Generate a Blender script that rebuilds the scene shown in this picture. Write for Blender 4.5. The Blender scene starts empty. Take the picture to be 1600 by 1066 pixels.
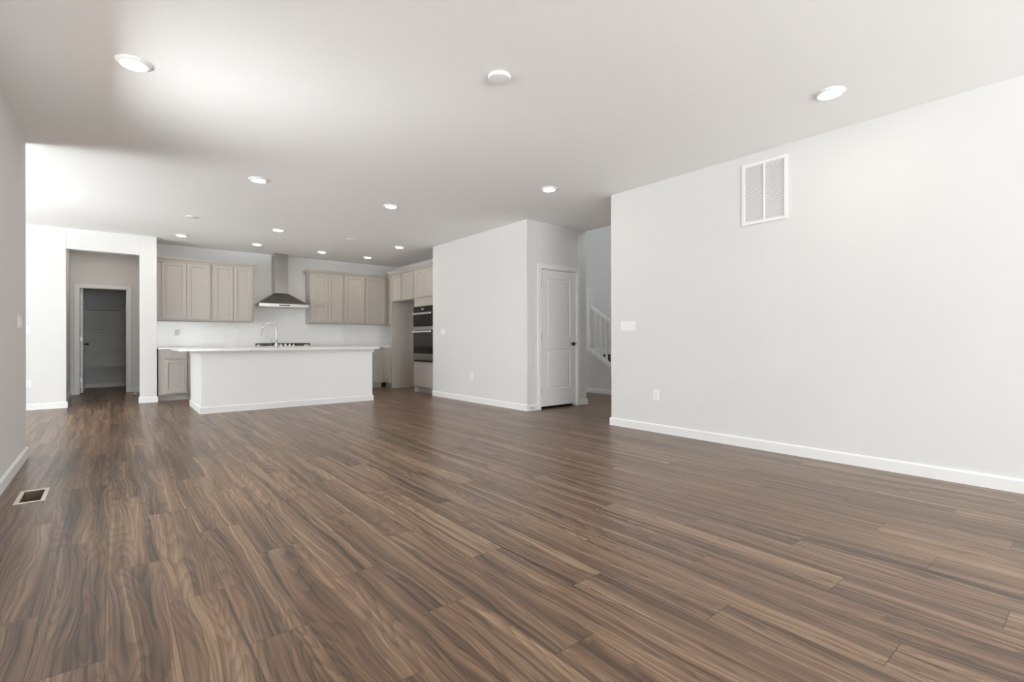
import bpy, bmesh, math, random
from mathutils import Vector, Matrix
random.seed(7)
SC = bpy.context.scene
COL = SC.collection
PI = math.pi

# ------------------------------------------------------------------ camera
EYE, H = 1.0077, 2.7418
YAW, ROLL, FPX = math.radians(38.9206), math.radians(0.1185), 773.888
cd = bpy.data.cameras.new('camera')
cam = bpy.data.objects.new('camera', cd); COL.objects.link(cam)
cd.sensor_width = 36.0; cd.lens = FPX / 1600 * 36.0
cd.shift_y = (532.5 - 533) / 1600
cd.clip_start = 0.05; cd.clip_end = 200
cam.matrix_world = (Matrix.Translation((0, 0, EYE)) @ Matrix.Rotation(-YAW, 4, 'Z')
                    @ Matrix.Rotation(PI / 2, 4, 'X') @ Matrix.Rotation(-ROLL, 4, 'Z'))
SC.camera = cam

# ------------------------------------------------------------------ world, exposure
GROUND_L = 33.0
w = bpy.data.worlds.new('world'); SC.world = w; w.use_nodes = True
nt = w.node_tree; nt.nodes.clear()
wo = nt.nodes.new('ShaderNodeOutputWorld'); bg = nt.nodes.new('ShaderNodeBackground')
tc = nt.nodes.new('ShaderNodeTexCoord'); sx = nt.nodes.new('ShaderNodeSeparateXYZ')
rp = nt.nodes.new('ShaderNodeValToRGB'); mp = nt.nodes.new('ShaderNodeMapRange')
mp.inputs['From Min'].default_value = -1; mp.inputs['From Max'].default_value = 1
nt.links.new(tc.outputs['Generated'], sx.inputs[0]); nt.links.new(sx.outputs['Z'], mp.inputs['Value'])
nt.links.new(mp.outputs[0], rp.inputs[0])
for e_ in range(5): rp.color_ramp.elements.new(0.5)
for e_, (p_, k_) in zip(rp.color_ramp.elements, ((0.0, 1.12), (0.27, 1.12), (0.36, 0.80), (0.44, 0.40), (0.50, 0.38), (0.56, 0.43), (1.0, 0.20))):
    e_.position = p_; e_.color = (0.93*k_, 0.97*k_, 1.0*k_, 1)      # sunlit ground, horizon, overcast sky
nt.links.new(rp.outputs[0], bg.inputs['Color']); bg.inputs['Strength'].default_value = GROUND_L
nt.links.new(bg.outputs[0], wo.inputs[0])
SC.view_settings.view_transform = 'Standard'; SC.view_settings.look = 'None'
SC.view_settings.gamma = 1.0; SC.view_settings.use_curve_mapping = False
SC.view_settings.exposure = -0.02
SC.cycles.max_bounces = 14; SC.cycles.diffuse_bounces = 10; SC.cycles.glossy_bounces = 5
SC.cycles.transparent_max_bounces = 12
SC.cycles.use_denoising = True
SC.cycles.sample_clamp_indirect = 12
LAMP_STRENGTH = 75.0

# ------------------------------------------------------------------ room measures (metres)
XL, XR, XW = -0.584, 4.640, 4.606         # living wall left, right wall, closet block
YD, YP, YK = 5.365, 10.129, 10.778        # closet door wall, pantry opening wall, kitchen back wall
YLE, YRE = 6.02, 3.86                     # far ends of the left and right walls
YB = -4.2                                 # wall behind the camera
XN = -3.7                                 # far wall of the dining nook
XKR = 5.27                                # kitchen right wall

# ------------------------------------------------------------------ materials
def mat(name):
    m = bpy.data.materials.new(name); m.use_nodes = True
    n = m.node_tree; b = n.nodes['Principled BSDF']
    return m, n, b
def N(n, typ, **kw):
    nd = n.nodes.new(typ)
    for k, v in kw.items(): setattr(nd, k, v)
    return nd
def simple(name, col, rough=0.5, metal=0.0, bump=0.0, bscale=300.0, spec=0.5, aniso=None):
    m, n, b = mat(name)
    b.inputs['Base Color'].default_value = (*col, 1); b.inputs['Roughness'].default_value = rough
    b.inputs['Metallic'].default_value = metal; b.inputs['Specular IOR Level'].default_value = spec
    if bump:
        t = N(n, 'ShaderNodeTexCoord'); ns = N(n, 'ShaderNodeTexNoise'); bp = N(n, 'ShaderNodeBump')
        ns.inputs['Scale'].default_value = bscale; ns.inputs['Detail'].default_value = 2
        bp.inputs['Strength'].default_value = bump; bp.inputs['Distance'].default_value = 0.002
        src = t.outputs['Object']
        if aniso:
            mpn = N(n, 'ShaderNodeMapping'); mpn.inputs['Scale'].default_value = aniso
            n.links.new(src, mpn.inputs[0]); src = mpn.outputs[0]
        n.links.new(src, ns.inputs['Vector']); n.links.new(ns.outputs['Fac'], bp.inputs['Height'])
        n.links.new(bp.outputs[0], b.inputs['Normal'])
    return m
M = {}
M['wall'] = simple('wall_paint', (0.75, 0.746, 0.74), 0.75, bump=0.25, bscale=160, spec=0.25)
M['ceiling'] = simple('ceiling_paint', (0.93, 0.926, 0.92), 0.85, bump=0.5, bscale=110, spec=0.2)
M['island'] = simple('island_paint', (0.86, 0.86, 0.858), 0.5)
M['trim'] = simple('trim_paint', (0.86, 0.86, 0.855), 0.38)
M['door'] = simple('door_paint', (0.83, 0.83, 0.825), 0.4)
M['cabinet'] = simple('cabinet_paint', (0.455, 0.425, 0.39), 0.42, bump=0.06, bscale=60)
M['plate'] = simple('white_plastic', (0.88, 0.88, 0.88), 0.3)
M['slot'] = simple('dark_slot', (0.12, 0.12, 0.12), 0.6)
M['steel'] = simple('brushed_steel', (0.43, 0.415, 0.40), 0.2, 1.0, bump=0.12, bscale=40, aniso=(1, 1, 40))
M['steel_bright'] = simple('polished_steel', (0.80, 0.79, 0.78), 0.22, 1.0)
M['canopy_steel_dimmed'] = simple('canopy_steel_dimmed', (0.25, 0.235, 0.225), 0.22, 1.0, bump=0.1, bscale=40, aniso=(40, 1, 1))  # same steel, darkened to paint in the canopy's dim reflections
M['chrome'] = simple('faucet_steel', (0.42, 0.42, 0.42), 0.16, 1.0)
M['hinge'] = simple('nickel', (0.52, 0.50, 0.48), 0.35, 1.0)
M['black_glass'] = simple('black_glass', (0.008, 0.008, 0.008), 0.06, spec=0.3)
M['black'] = simple('black_enamel', (0.015, 0.015, 0.015), 0.45)
M['bronze'] = simple('dark_bronze', (0.03, 0.026, 0.024), 0.35, 0.6)
M['shelf'] = simple('shelf_white', (0.80, 0.79, 0.77), 0.5)
M['duct'] = simple('duct_brown', (0.13, 0.088, 0.05), 0.6)
M['register'] = simple('register_almond', (0.74, 0.69, 0.64), 0.4)
M['carpet'] = simple('stair_carpet', (0.085, 0.075, 0.066), 0.95, bump=0.8, bscale=500)
M['shade_slab'] = simple('shade_slab_grey', (0.10, 0.10, 0.10), 0.9, bump=0.4, bscale=60)  # dark grey stands in for house shade on the ground
M['siding'] = simple('outside_siding', (0.42, 0.43, 0.44), 0.8)
M['lump'] = simple('lump_white', (0.88, 0.88, 0.86), 0.7)
M['display'] = simple('display_grey', (0.30, 0.30, 0.30), 0.3)

def m_lens():
    m, n, b = mat('lamp_lens'); n.nodes.remove(b)
    e = N(n, 'ShaderNodeEmission'); e.inputs['Color'].default_value = (1.0, 0.87, 0.72, 1)
    e.inputs['Strength'].default_value = LAMP_STRENGTH
    n.links.new(e.outputs[0], n.nodes['Material Output'].inputs[0]); return m
M['lens'] = m_lens()
def m_glass():
    m, n, b = mat('window_glass'); n.nodes.remove(b)
    t = N(n, 'ShaderNodeBsdfTransparent'); g = N(n, 'ShaderNodeBsdfGlossy'); g.inputs['Roughness'].default_value = 0.02
    f = N(n, 'ShaderNodeFresnel'); f.inputs['IOR'].default_value = 1.2; x = N(n, 'ShaderNodeMixShader')
    t.inputs['Color'].default_value = (0.97, 0.98, 0.975, 1)
    n.links.new(f.outputs[0], x.inputs[0]); n.links.new(t.outputs[0], x.inputs[1]); n.links.new(g.outputs[0], x.inputs[2])
    n.links.new(x.outputs[0], n.nodes['Material Output'].inputs[0]); return m
M['glass'] = m_glass()

def m_tile():
    m, n, b = mat('subway_tile')
    t = N(n, 'ShaderNodeTexCoord'); s = N(n, 'ShaderNodeSeparateXYZ'); c = N(n, 'ShaderNodeCombineXYZ')
    n.links.new(t.outputs['Object'], s.inputs[0]); add = N(n, 'ShaderNodeMath', operation='ADD')
    n.links.new(s.outputs['X'], add.inputs[0]); n.links.new(s.outputs['Y'], add.inputs[1])
    n.links.new(add.outputs[0], c.inputs['X']); n.links.new(s.outputs['Z'], c.inputs['Y'])
    br = N(n, 'ShaderNodeTexBrick'); n.links.new(c.outputs[0], br.inputs['Vector'])
    br.inputs['Scale'].default_value = 1; br.inputs['Brick Width'].default_value = 0.152; br.inputs['Row Height'].default_value = 0.0762
    br.inputs['Mortar Size'].default_value = 0.0018; br.inputs['Mortar Smooth'].default_value = 0.2
    br.inputs['Color1'].default_value = (0.89, 0.89, 0.885, 1); br.inputs['Color2'].default_value = (0.875, 0.875, 0.87, 1)
    br.inputs['Mortar'].default_value = (0.81, 0.805, 0.80, 1)
    n.links.new(br.outputs['Color'], b.inputs['Base Color']); b.inputs['Roughness'].default_value = 0.16
    bp = N(n, 'ShaderNodeBump'); bp.invert = True; bp.inputs['Strength'].default_value = 0.3; bp.inputs['Distance'].default_value = 0.002
    n.links.new(br.outputs['Fac'], bp.inputs['Height']); n.links.new(bp.outputs[0], b.inputs['Normal']); return m
M['tile'] = m_tile()
def m_quartz():
    m, n, b = mat('white_quartz')
    t = N(n, 'ShaderNodeTexCoord'); ns = N(n, 'ShaderNodeTexNoise'); r = N(n, 'ShaderNodeValToRGB')
    ns.inputs['Scale'].default_value = 2.5; ns.inputs['Detail'].default_value = 8; ns.inputs['Distortion'].default_value = 1.5
    n.links.new(t.outputs['Object'], ns.inputs['Vector']); n.links.new(ns.outputs['Fac'], r.inputs[0])
    r.color_ramp.elements[0].position = 0.35; r.color_ramp.elements[0].color = (0.78, 0.78, 0.775, 1)
    r.color_ramp.elements[1].position = 0.55; r.color_ramp.elements[1].color = (0.87, 0.87, 0.865, 1)
    n.links.new(r.outputs[0], b.inputs['Base Color']); b.inputs['Roughness'].default_value = 0.18; return m
M['quartz'] = m_quartz()

def m_floor():
    m, n, b = mat('walnut_planks'); L = n.links
    PW, PL = 0.187, 1.24
    def math_(op, a, bb=None, cc=None):
        nd = N(n, 'ShaderNodeMath', operation=op)
        for i, v in enumerate((a, bb, cc)):
            if v is None: continue
            if isinstance(v, (int, float)): nd.inputs[i].default_value = v
            else: L.new(v, nd.inputs[i])
        return nd.outputs[0]
    t = N(n, 'ShaderNodeTexCoord'); s = N(n, 'ShaderNodeSeparateXYZ'); L.new(t.outputs['Object'], s.inputs[0])
    X, Y = s.outputs['X'], s.outputs['Y']
    u = math_('DIVIDE', math_('ADD', X, 0.02), PW); row = math_('FLOOR', u); fu = math_('FRACT', u)
    off = math_('ADD', math_('MULTIPLY', row, 0.76), 0.31)
    v = math_('DIVIDE', math_('SUBTRACT', Y, off), PL); idx = math_('FLOOR', v); fv = math_('FRACT', v)
    cid = N(n, 'ShaderNodeCombineXYZ'); L.new(row, cid.inputs[0]); L.new(idx, cid.inputs[1])
    wn = N(n, 'ShaderNodeTexWhiteNoise', noise_dimensions='3D'); L.new(cid.outputs[0], wn.inputs['Vector'])
    sr = N(n, 'ShaderNodeSeparateColor'); L.new(wn.outputs['Color'], sr.inputs[0])
    r1, r2, r3 = sr.outputs[0], sr.outputs[1], sr.outputs[2]
    def coords(sx_, sy_, k):
        c = N(n, 'ShaderNodeCombineXYZ')
        L.new(math_('MULTIPLY', X, sx_), c.inputs[0])
        L.new(math_('ADD', math_('MULTIPLY', Y, sy_), math_('MULTIPLY', r1, 37.0 * k)), c.inputs[1])
        L.new(math_('MULTIPLY', r2, 53.0 * k), c.inputs[2]); return c.outputs[0]
    def noise(co, sc, det, rough=0.5, dist=0.0):
        nd = N(n, 'ShaderNodeTexNoise'); L.new(co, nd.inputs['Vector'])
        nd.inputs['Scale'].default_value = sc; nd.inputs['Detail'].default_value = det
        nd.inputs['Roughness'].default_value = rough; nd.inputs['Distortion'].default_value = dist
        return nd.outputs['Fac']
    # the grain wanders sideways along the plank
    warp = noise(coords(5.0, 1.1, 1.7), 1.0, 2.0, 0.5)
    Xw = math_('ADD', X, math_('MULTIPLY', math_('SUBTRACT', warp, 0.5), 0.11))
    def wcoords(sx_, sy_, k):
        c = N(n, 'ShaderNodeCombineXYZ')
        L.new(math_('MULTIPLY', Xw, sx_), c.inputs[0])
        L.new(math_('ADD', math_('MULTIPLY', Y, sy_), math_('MULTIPLY', r1, 37.0 * k)), c.inputs[1])
        L.new(math_('MULTIPLY', r2, 53.0 * k), c.inputs[2]); return c.outputs[0]
    # growth rings: contour lines of a field stretched along the plank
    field = noise(wcoords(8.0, 0.62, 1.0), 1.0, 1.0, 0.4)
    fine = noise(coords(60.0, 2.2, 1.3), 1.0, 3.0, 0.6)
    ring = math_('FRACT', math_('ADD', math_('MULTIPLY', field, 21.0), math_('MULTIPLY', fine, 0.7)))
    rl = N(n, 'ShaderNodeMapRange', interpolation_type='SMOOTHSTEP'); L.new(ring, rl.inputs['Value'])
    rl.inputs['From Min'].default_value = 0.25; rl.inputs['From Max'].default_value = 1.0
    broad = noise(wcoords(15.0, 0.4, 2.1), 1.0, 2.0, 0.5)
    mid = noise(wcoords(66.0, 0.45, 0.9), 1.0, 2.0, 0.6)
    streak = noise(wcoords(190.0, 1.0, 0.7), 1.0, 2.0, 0.6)
    tone = math_('ADD', math_('MULTIPLY', math_('SUBTRACT', broad, 0.5), 1.25), 0.60)
    tone = math_('ADD', tone, math_('MULTIPLY', math_('SUBTRACT', mid, 0.5), 1.1))
    tone = math_('ADD', tone, math_('MULTIPLY', math_('SUBTRACT', r3, 0.5), 0.12))
    tone = math_('SUBTRACT', tone, math_('MULTIPLY', rl.outputs[0], 0.19))
    tone = math_('ADD', tone, math_('MULTIPLY', math_('SUBTRACT', streak, 0.5), 0.8))
    cr = N(n, 'ShaderNodeValToRGB'); L.new(tone, cr.inputs[0]); e = cr.color_ramp.elements
    e[0].position = 0.0; e[0].color = (0.030, 0.017, 0.0105, 1)
    e[1].position = 1.0; e[1].color = (0.37, 0.245, 0.150, 1)
    for p, c in ((0.25, (0.072, 0.041, 0.025, 1)), (0.5, (0.145, 0.084, 0.050, 1)), (0.75, (0.230, 0.144, 0.089, 1))):
        k = cr.color_ramp.elements.new(p); k.color = c
    # seams
    du = math_('MULTIPLY', math_('MINIMUM', fu, math_('SUBTRACT', 1.0, fu)), PW)
    dv = math_('MULTIPLY', math_('MINIMUM', fv, math_('SUBTRACT', 1.0, fv)), PL)
    seam = math_('MINIMUM', math_('MULTIPLY', du, 1.6), dv)
    sm = N(n, 'ShaderNodeMapRange'); L.new(seam, sm.inputs['Value'])
    sm.inputs['From Min'].default_value = 0.0006; sm.inputs['From Max'].default_value = 0.0022
    sm.inputs['To Min'].default_value = 0.35; sm.inputs['To Max'].default_value = 1.0
    mx = N(n, 'ShaderNodeMix', data_type='RGBA', blend_type='MULTIPLY'); mx.inputs['Factor'].default_value = 1.0
    L.new(cr.outputs[0], mx.inputs['A']); L.new(sm.outputs[0], mx.inputs['B'])
    L.new(mx.outputs['Result'], b.inputs['Base Color'])
    rr = N(n, 'ShaderNodeMapRange'); L.new(streak, rr.inputs['Value'])
    rr.inputs['To Min'].default_value = 0.29; rr.inputs['To Max'].default_value = 0.34
    L.new(rr.outputs[0], b.inputs['Roughness']); b.inputs['Specular IOR Level'].default_value = 0.52
    hh = math_('ADD', math_('MULTIPLY', streak, 0.25), sm.outputs[0])
    bp = N(n, 'ShaderNodeBump'); bp.inputs['Strength'].default_value = 0.12; bp.inputs['Distance'].default_value = 0.001
    L.new(hh, bp.inputs['Height']); L.new(bp.outputs[0], b.inputs['Normal'])
    return m
M['floor'] = m_floor()

# ------------------------------------------------------------------ mesh helpers
def box(bm, x0, x1, y0, y1, z0, z1):
    v = [bm.verts.new(p) for p in ((x0,y0,z0),(x1,y0,z0),(x1,y1,z0),(x0,y1,z0),(x0,y0,z1),(x1,y0,z1),(x1,y1,z1),(x0,y1,z1))]
    for f in ((0,3,2,1),(4,5,6,7),(0,1,5,4),(1,2,6,5),(2,3,7,6),(3,0,4,7)): bm.faces.new([v[i] for i in f])
def boxes(*bs):
    bm = bmesh.new()
    for b in bs: box(bm, *b)
    return bm
def prism(bm, pts, axis, a, b):
    """closed outline pts (2-D) extruded along axis from a to b"""
    def P(p, t):
        return {'X': (t, p[0], p[1]), 'Y': (p[0], t, p[1]), 'Z': (p[0], p[1], t)}[axis]
    A = [bm.verts.new(P(p, a)) for p in pts]; B = [bm.verts.new(P(p, b)) for p in pts]
    n = len(pts)
    bm.faces.new(A[::-1]); bm.faces.new(B)
    for i in range(n): bm.faces.new([A[i], A[(i+1) % n], B[(i+1) % n], B[i]])
def lathe(bm, prof, seg=32, axis='Z', c=(0, 0, 0)):
    rings = []
    for r, z in prof:
        ring = []
        for k in range(seg):
            a = 2 * PI * k / seg
            p = {'Z': (r*math.cos(a), r*math.sin(a), z), 'X': (z, r*math.cos(a), r*math.sin(a)), 'Y': (r*math.cos(a), z, r*math.sin(a))}[axis]
            ring.append(bm.verts.new((p[0]+c[0], p[1]+c[1], p[2]+c[2])))
        rings.append(ring)
    for i in range(len(rings)-1):
        for k in range(seg): bm.faces.new([rings[i][k], rings[i][(k+1) % seg], rings[i+1][(k+1) % seg], rings[i+1][k]])
    bm.faces.new(rings[0][::-1]); bm.faces.new(rings[-1])
def tube(bm, pts, radii, seg=14):
    pts = [Vector(p) for p in pts]; rings = []; up = None
    if not isinstance(radii, (list, tuple)): radii = [radii]*len(pts)
    for i, p in enumerate(pts):
        d = (pts[min(i+1, len(pts)-1)] - pts[max(i-1, 0)]).normalized()
        if up is None: up = d.orthogonal().normalized()
        up = (up - d*up.dot(d)).normalized(); sd = d.cross(up)
        rings.append([bm.verts.new(p + radii[i]*(math.cos(2*PI*k/seg)*up + math.sin(2*PI*k/seg)*sd)) for k in range(seg)])
    for i in range(len(rings)-1):
        for k in range(seg): bm.faces.new([rings[i][k], rings[i][(k+1) % seg], rings[i+1][(k+1) % seg], rings[i+1][k]])
    bm.faces.new(rings[0][::-1]); bm.faces.new(rings[-1])
def sweep(bm, path, prof):
    """profile (outward, z) swept along an XY path with mitred corners; outward = right-hand side of travel"""
    n = len(path); rows = []
    for i, (x, y) in enumerate(path):
        dirs = []
        if i > 0: dirs.append(Vector((x-path[i-1][0], y-path[i-1][1])).normalized())
        if i < n-1: dirs.append(Vector((path[i+1][0]-x, path[i+1][1]-y)).normalized())
        ns = [Vector((d.y, -d.x)) for d in dirs]
        nn = ns[0] if len(ns) == 1 else (ns[0]+ns[1]) / (1 + ns[0].dot(ns[1]))
        rows.append([bm.verts.new((x+nn.x*o, y+nn.y*o, z)) for o, z in prof])
    m = len(prof)
    for i in range(n-1):
        for k in range(m): bm.faces.new([rows[i][k], rows[i][(k+1) % m], rows[i+1][(k+1) % m], rows[i+1][k]])
    bm.faces.new(rows[0][::-1]); bm.faces.new(rows[-1])
def obj(name, bm, material, parent=None, bevel=0.0, smooth=False, seg=2):
    bmesh.ops.recalc_face_normals(bm, faces=bm.faces)
    me = bpy.data.meshes.new(name); bm.to_mesh(me); bm.free()
    me.materials.append(M[material] if isinstance(material, str) else material)
    if smooth:
        for p in me.polygons: p.use_smooth = True
    o = bpy.data.objects.new(name, me); COL.objects.link(o)
    if smooth:
        try: me.set_sharp_from_angle(angle=math.radians(38))
        except Exception: pass
    if bevel:
        b = o.modifiers.new('bevel', 'BEVEL'); b.width = bevel; b.segments = seg; b.limit_method = 'ANGLE'; b.harden_normals = False
    if parent: o.parent = parent
    return o
def tag(o, label, cat, group=None, kind=None):
    o['label'] = label; o['category'] = cat
    if group: o['group'] = group
    if kind: o['kind'] = kind
    return o
def thing(name, label, cat, loc=(0, 0, 0), rotz=0, group=None, kind=None):
    o = bpy.data.objects.new(name, None); COL.objects.link(o); o.empty_display_size = 0.1
    o.location = loc; o.rotation_euler = (0, 0, rotz)
    return tag(o, label, cat, group, kind)
def struct(name, bm, material, label, cat, bevel=0.0):
    return tag(obj(name, bm, material, bevel=bevel), label, cat, kind='structure')
def copy_tree(root, loc, label, parts=True):
    r = root.copy(); COL.objects.link(r); r.location = loc; r['label'] = label
    for ch in list(root.children):
        c = ch.copy(); COL.objects.link(c); c.parent = r
        for g in ch.children:
            d = g.copy(); COL.objects.link(d); d.parent = c
    return r

# ================================================================== ROOM SHELL
# floor with the cut-out of the floor register
RX0, RX1, RY0, RY1 = -0.455, -0.355, 4.325, 4.625
bm = boxes((XN-.15, RX0, YB-.15, 14.45, -.1, 0), (RX1, 8.45, YB-.15, 14.45, -.1, 0),
           (RX0, RX1, YB-.15, RY0, -.1, 0), (RX0, RX1, RY1, 14.45, -.1, 0))
struct('floor', bm, 'floor', 'brown walnut plank floor running through the whole room', 'floor')
struct('ceiling', boxes((XN-.15, 5.85, YB-.15, 14.45, H, H+.3)), 'ceiling', 'white textured flat ceiling with recessed lights', 'ceiling')

WT = 0.14
# ---- left wall with its three big windows (all of them out of frame)
WINL = [(3.1, 4.45)]
WZ0, WZ1 = 0.55, 2.36
bm = bmesh.new()
ys = [YB] + [v for p in WINL for v in p] + [YLE]
for i in range(0, len(ys), 2): box(bm, XL-WT, XL, ys[i], ys[i+1], 0, H)
for a, b in WINL:
    box(bm, XL-WT, XL, a, b, 0, WZ0); box(bm, XL-WT, XL, a, b, WZ1, H)
struct('wall_left', bm, 'wall', 'pale grey living room wall along the left edge', 'wall')
# ---- nook outside wall (faces +Y), with glazed door, and nook far wall with window
ND0, ND1, NDZ = -2.4, -1.8, 2.36
bm = boxes((XN-WT, ND0, YLE-WT, YLE, 0, H), (ND1, XL-WT, YLE-WT, YLE, 0, H), (ND0, ND1, YLE-WT, YLE, NDZ, H))
struct('wall_nook_near', bm, 'wall', 'dining nook outside wall behind the end of the left wall', 'wall')
NW0, NW1 = 6.2, 8.3
bm = boxes((XN-WT, XN, YLE-WT, NW0, 0, H), (XN-WT, XN, NW1, YP+.6, 0, H), (XN-WT, XN, NW0, NW1, 0, .3), (XN-WT, XN, NW0, NW1, WZ1, H))
struct('wall_nook_left', bm, 'wall', 'dining nook window wall hidden behind the left wall', 'wall')
# ---- wall behind the camera and right wall
BW0, BW1, BWZ0 = -0.35, 3.3, .06
struct('wall_back', boxes((XL-WT, BW0, YB-WT, YB, 0, H), (BW1, XR+WT, YB-WT, YB, 0, H), (BW0, BW1, YB-WT, YB, 0, BWZ0), (BW0, BW1, YB-WT, YB, WZ1, H)), 'wall', 'plain wall behind the viewer', 'wall')
struct('wall_right', boxes((XR, XR+.12, YB, YRE, 0, H), (XR+.12, 8.45, YRE-.12, YRE, 0, H)), 'wall',
       'long pale grey wall on the right with the return air grille', 'wall', bevel=.004)
# ---- pantry opening wall
OX0, OX1, OZ, PXR = -0.544, 0.353, 2.425, 0.580
struct('wall_pantry_opening', boxes((XN, OX0, YP, YP+.14, 0, H), (OX1, PXR, YP, YP+.14, 0, H), (OX0, OX1, YP, YP+.14, OZ, H)),
       'wall', 'bright white wall with a square opening to the pantry passage', 'wall', bevel=.004)
# passage walls, pantry front wall with door opening, pantry room
YF = 12.5
PD0, PD1, PDZ = -0.492, 0.238, 2.045
struct('wall_passage_left', boxes((-.73, -.612, YP+.14, YF, 0, H)), 'wall', 'left wall of the pantry passage in shade', 'wall')
struct('wall_passage_right', boxes((.46, PXR, YP+.14, YF, 0, H)), 'wall', 'right wall of the pantry passage beside the kitchen', 'wall')
struct('wall_pantry_front', boxes((-2.6, PD0, YF, YF+.115, 0, H), (PD1, 2.6, YF, YF+.115, 0, H), (PD0, PD1, YF, YF+.115, PDZ, H)),
       'wall', 'grey wall around the open pantry doorway', 'wall')
struct('wall_pantry_back', boxes((-2.6, 2.6, 14.2, 14.32, 0, H), (-2.6, -2.48, YF+.115, 14.2, 0, H), (2.48, 2.6, YF+.115, 14.2, 0, H)),
       'wall', 'dark pantry walls behind the shelves', 'wall')
# ---- kitchen walls
struct('wall_kitchen_back', boxes((PXR, XKR+.12, YK, YK+.12, 0, H)), 'wall', 'kitchen back wall above and behind the cabinets', 'wall')
struct('wall_kitchen_right', boxes((XKR, XKR+.12, 8.03, YK, 0, H)), 'wall', 'kitchen right wall behind the ovens and refrigerator space', 'wall')
# ---- closet block: face, door wall, hidden sides
DX0, DX1, DZ = 4.866, 5.630, 2.072
struct('wall_closet', boxes((XW, XW+.115, YD, 8.03, 0, H), (XW+.115, DX0, YD, YD+.115, 0, H), (DX1, 5.85, YD, YD+.115, 0, H),
       (DX0, DX1, YD, YD+.115, DZ, H), (5.735, 5.85, YD+.115, 8.03, 0, H), (XW+.115, 5.735, 7.915, 8.03, 0, H)),
       'wall', 'white block of closet walls between kitchen and stair hall', 'wall', bevel=.004)
# ---- stair hall, two storeys high
struct('wall_stair_far', boxes((8.3, 8.42, 3.74, 9.0, 0, 5.6)), 'wall', 'tall shaded stairwell wall behind the handrail', 'wall')
UX0, UX1, UZ_0, UZ_1 = 6.6, 7.7, 3.4, 4.7
struct('wall_stair_side', boxes((5.85, 8.3, 8.4, 8.52, 0, 5.6), (5.85, UX0, YRE-.12, YRE, H, 5.6), (UX1, 8.3, YRE-.12, YRE, H, 5.6), (UX0, UX1, YRE-.12, YRE, H, UZ_0), (UX0, UX1, YRE-.12, YRE, UZ_1, 5.6)), 'wall', 'stairwell end walls hidden past the door corner', 'wall')
struct('wall_stair_upper', boxes((5.73, 5.85, 3.74, 8.52, H+.3, 5.6)), 'wall', 'upper floor wall over the edge of the ceiling', 'wall')
struct('ceiling_stairwell', boxes((5.73, 8.42, 3.74, 8.52, 5.6, 5.75)), 'ceiling', 'upper ceiling of the stairwell', 'ceiling')

# ---- baseboards
BT, BH = 0.015, 0.092
BP = [(0, 0), (BT, 0), (BT, BH-.012), (BT*.55, BH), (0, BH)]
def baseboard(name, path, label):
    bm = bmesh.new(); sweep(bm, path, BP)
    return struct(name, bm, 'trim', label, 'baseboard')
baseboard('baseboard_left', [(XL, YB), (XL, YLE), (XL-WT, YLE)], 'white baseboard along the left wall')
baseboard('baseboard_right', [(8.28, YRE), (XR, YRE), (XR, YB)], 'white baseboard along the long right wall')
baseboard('baseboard_pantry_wall', [(XN, YP), (OX0, YP), (OX0, YP+.14)], 'white baseboard left of the pantry opening')
baseboard('baseboard_pillar', [(OX1, YP+.14), (OX1, YP), (PXR, YP), (PXR, YP+.14)], 'white baseboard round the pillar right of the pantry opening')
baseboard('baseboard_passage_left', [(-.612, YP+.14), (-.612, YF), (PD0-.062, YF)], 'white baseboard left of the pantry doorway')
baseboard('baseboard_passage_right', [(PD1+.062, YF), (.46, YF), (.46, YP+.14)], 'white baseboard right of the pantry doorway')
baseboard('baseboard_pantry', [(-2.48, YF+.12), (-2.48, 14.2), (2.48, 14.2), (2.48, YF+.12)], 'baseboard inside the dark pantry under the shelves')
baseboard('baseboard_closet', [(XW, 8.03), (XW, YD), (DX0-.064, YD)], 'white baseboard round the closet block corner')
baseboard('baseboard_closet_end', [(DX1+.064, YD), (5.85, YD), (5.85, 8.0)], 'short white baseboard right of the closet door')

# ---- window and glazed door units
def window_unit(name, a, b, z0, z1, axis, plane, label, leaves=2):
    """frame in the opening a..b x z0..z1 of a wall whose inner face is at plane (wall towards -axis)"""
    e = thing(name, label, 'window', kind='structure')
    fr = bmesh.new(); gl = bmesh.new(); f = .06
    t0, t1 = plane-.11, plane-.04
    def B(bm_, p0, p1, q0, q1, d0, d1):
        if axis == 'X': box(bm_, d0, d1, p0, p1, q0, q1)
        else: box(bm_, p0, p1, d0, d1, q0, q1)
    B(fr, a, b, z0, z0+f, t0, t1); B(fr, a, b, z1-f, z1, t0, t1)
    B(fr, a, a+f, z0+f, z1-f, t0, t1); B(fr, b-f, b, z0+f, z1-f, t0, t1)
    for k in range(1, leaves):
        c = a + (b-a)*k/leaves; B(fr, c-f/2, c+f/2, z0+f, z1-f, t0, t1)
    B(gl, a+f*.6, b-f*.6, z0+f*.6, z1-f*.6, plane-.08, plane-.074)
    fo = obj('window_frame', fr, 'trim', e); obj('pane', gl, 'glass', fo)
    # sampling portal for the sky seen through this opening
    ld = bpy.data.lights.new('portal', 'AREA'); ld.shape = 'RECTANGLE'; ld.size = b-a; ld.size_y = z1-z0
    ld.cycles.is_portal = True
    lo = bpy.data.objects.new('portal', ld); COL.objects.link(lo)
    c, zc = (a+b)/2, (z0+z1)/2
    if axis == 'X': lo.location = (plane-.13, c, zc); lo.rotation_euler = (PI/2, 0, -PI/2)
    else: lo.location = (c, plane-.13, zc); lo.rotation_euler = (PI/2, 0, 0)
    lo.rotation_euler = Vector((1, 0, 0) if axis == 'X' else (0, 1, 0)).to_track_quat('-Z', 'Z').to_euler()
    return e
for i, (a, b) in enumerate(WINL):
    window_unit('window_%d' % (i+1), a, b, WZ0, WZ1, 'X', XL, 'white framed window in the left wall, beside the viewer')
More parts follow.
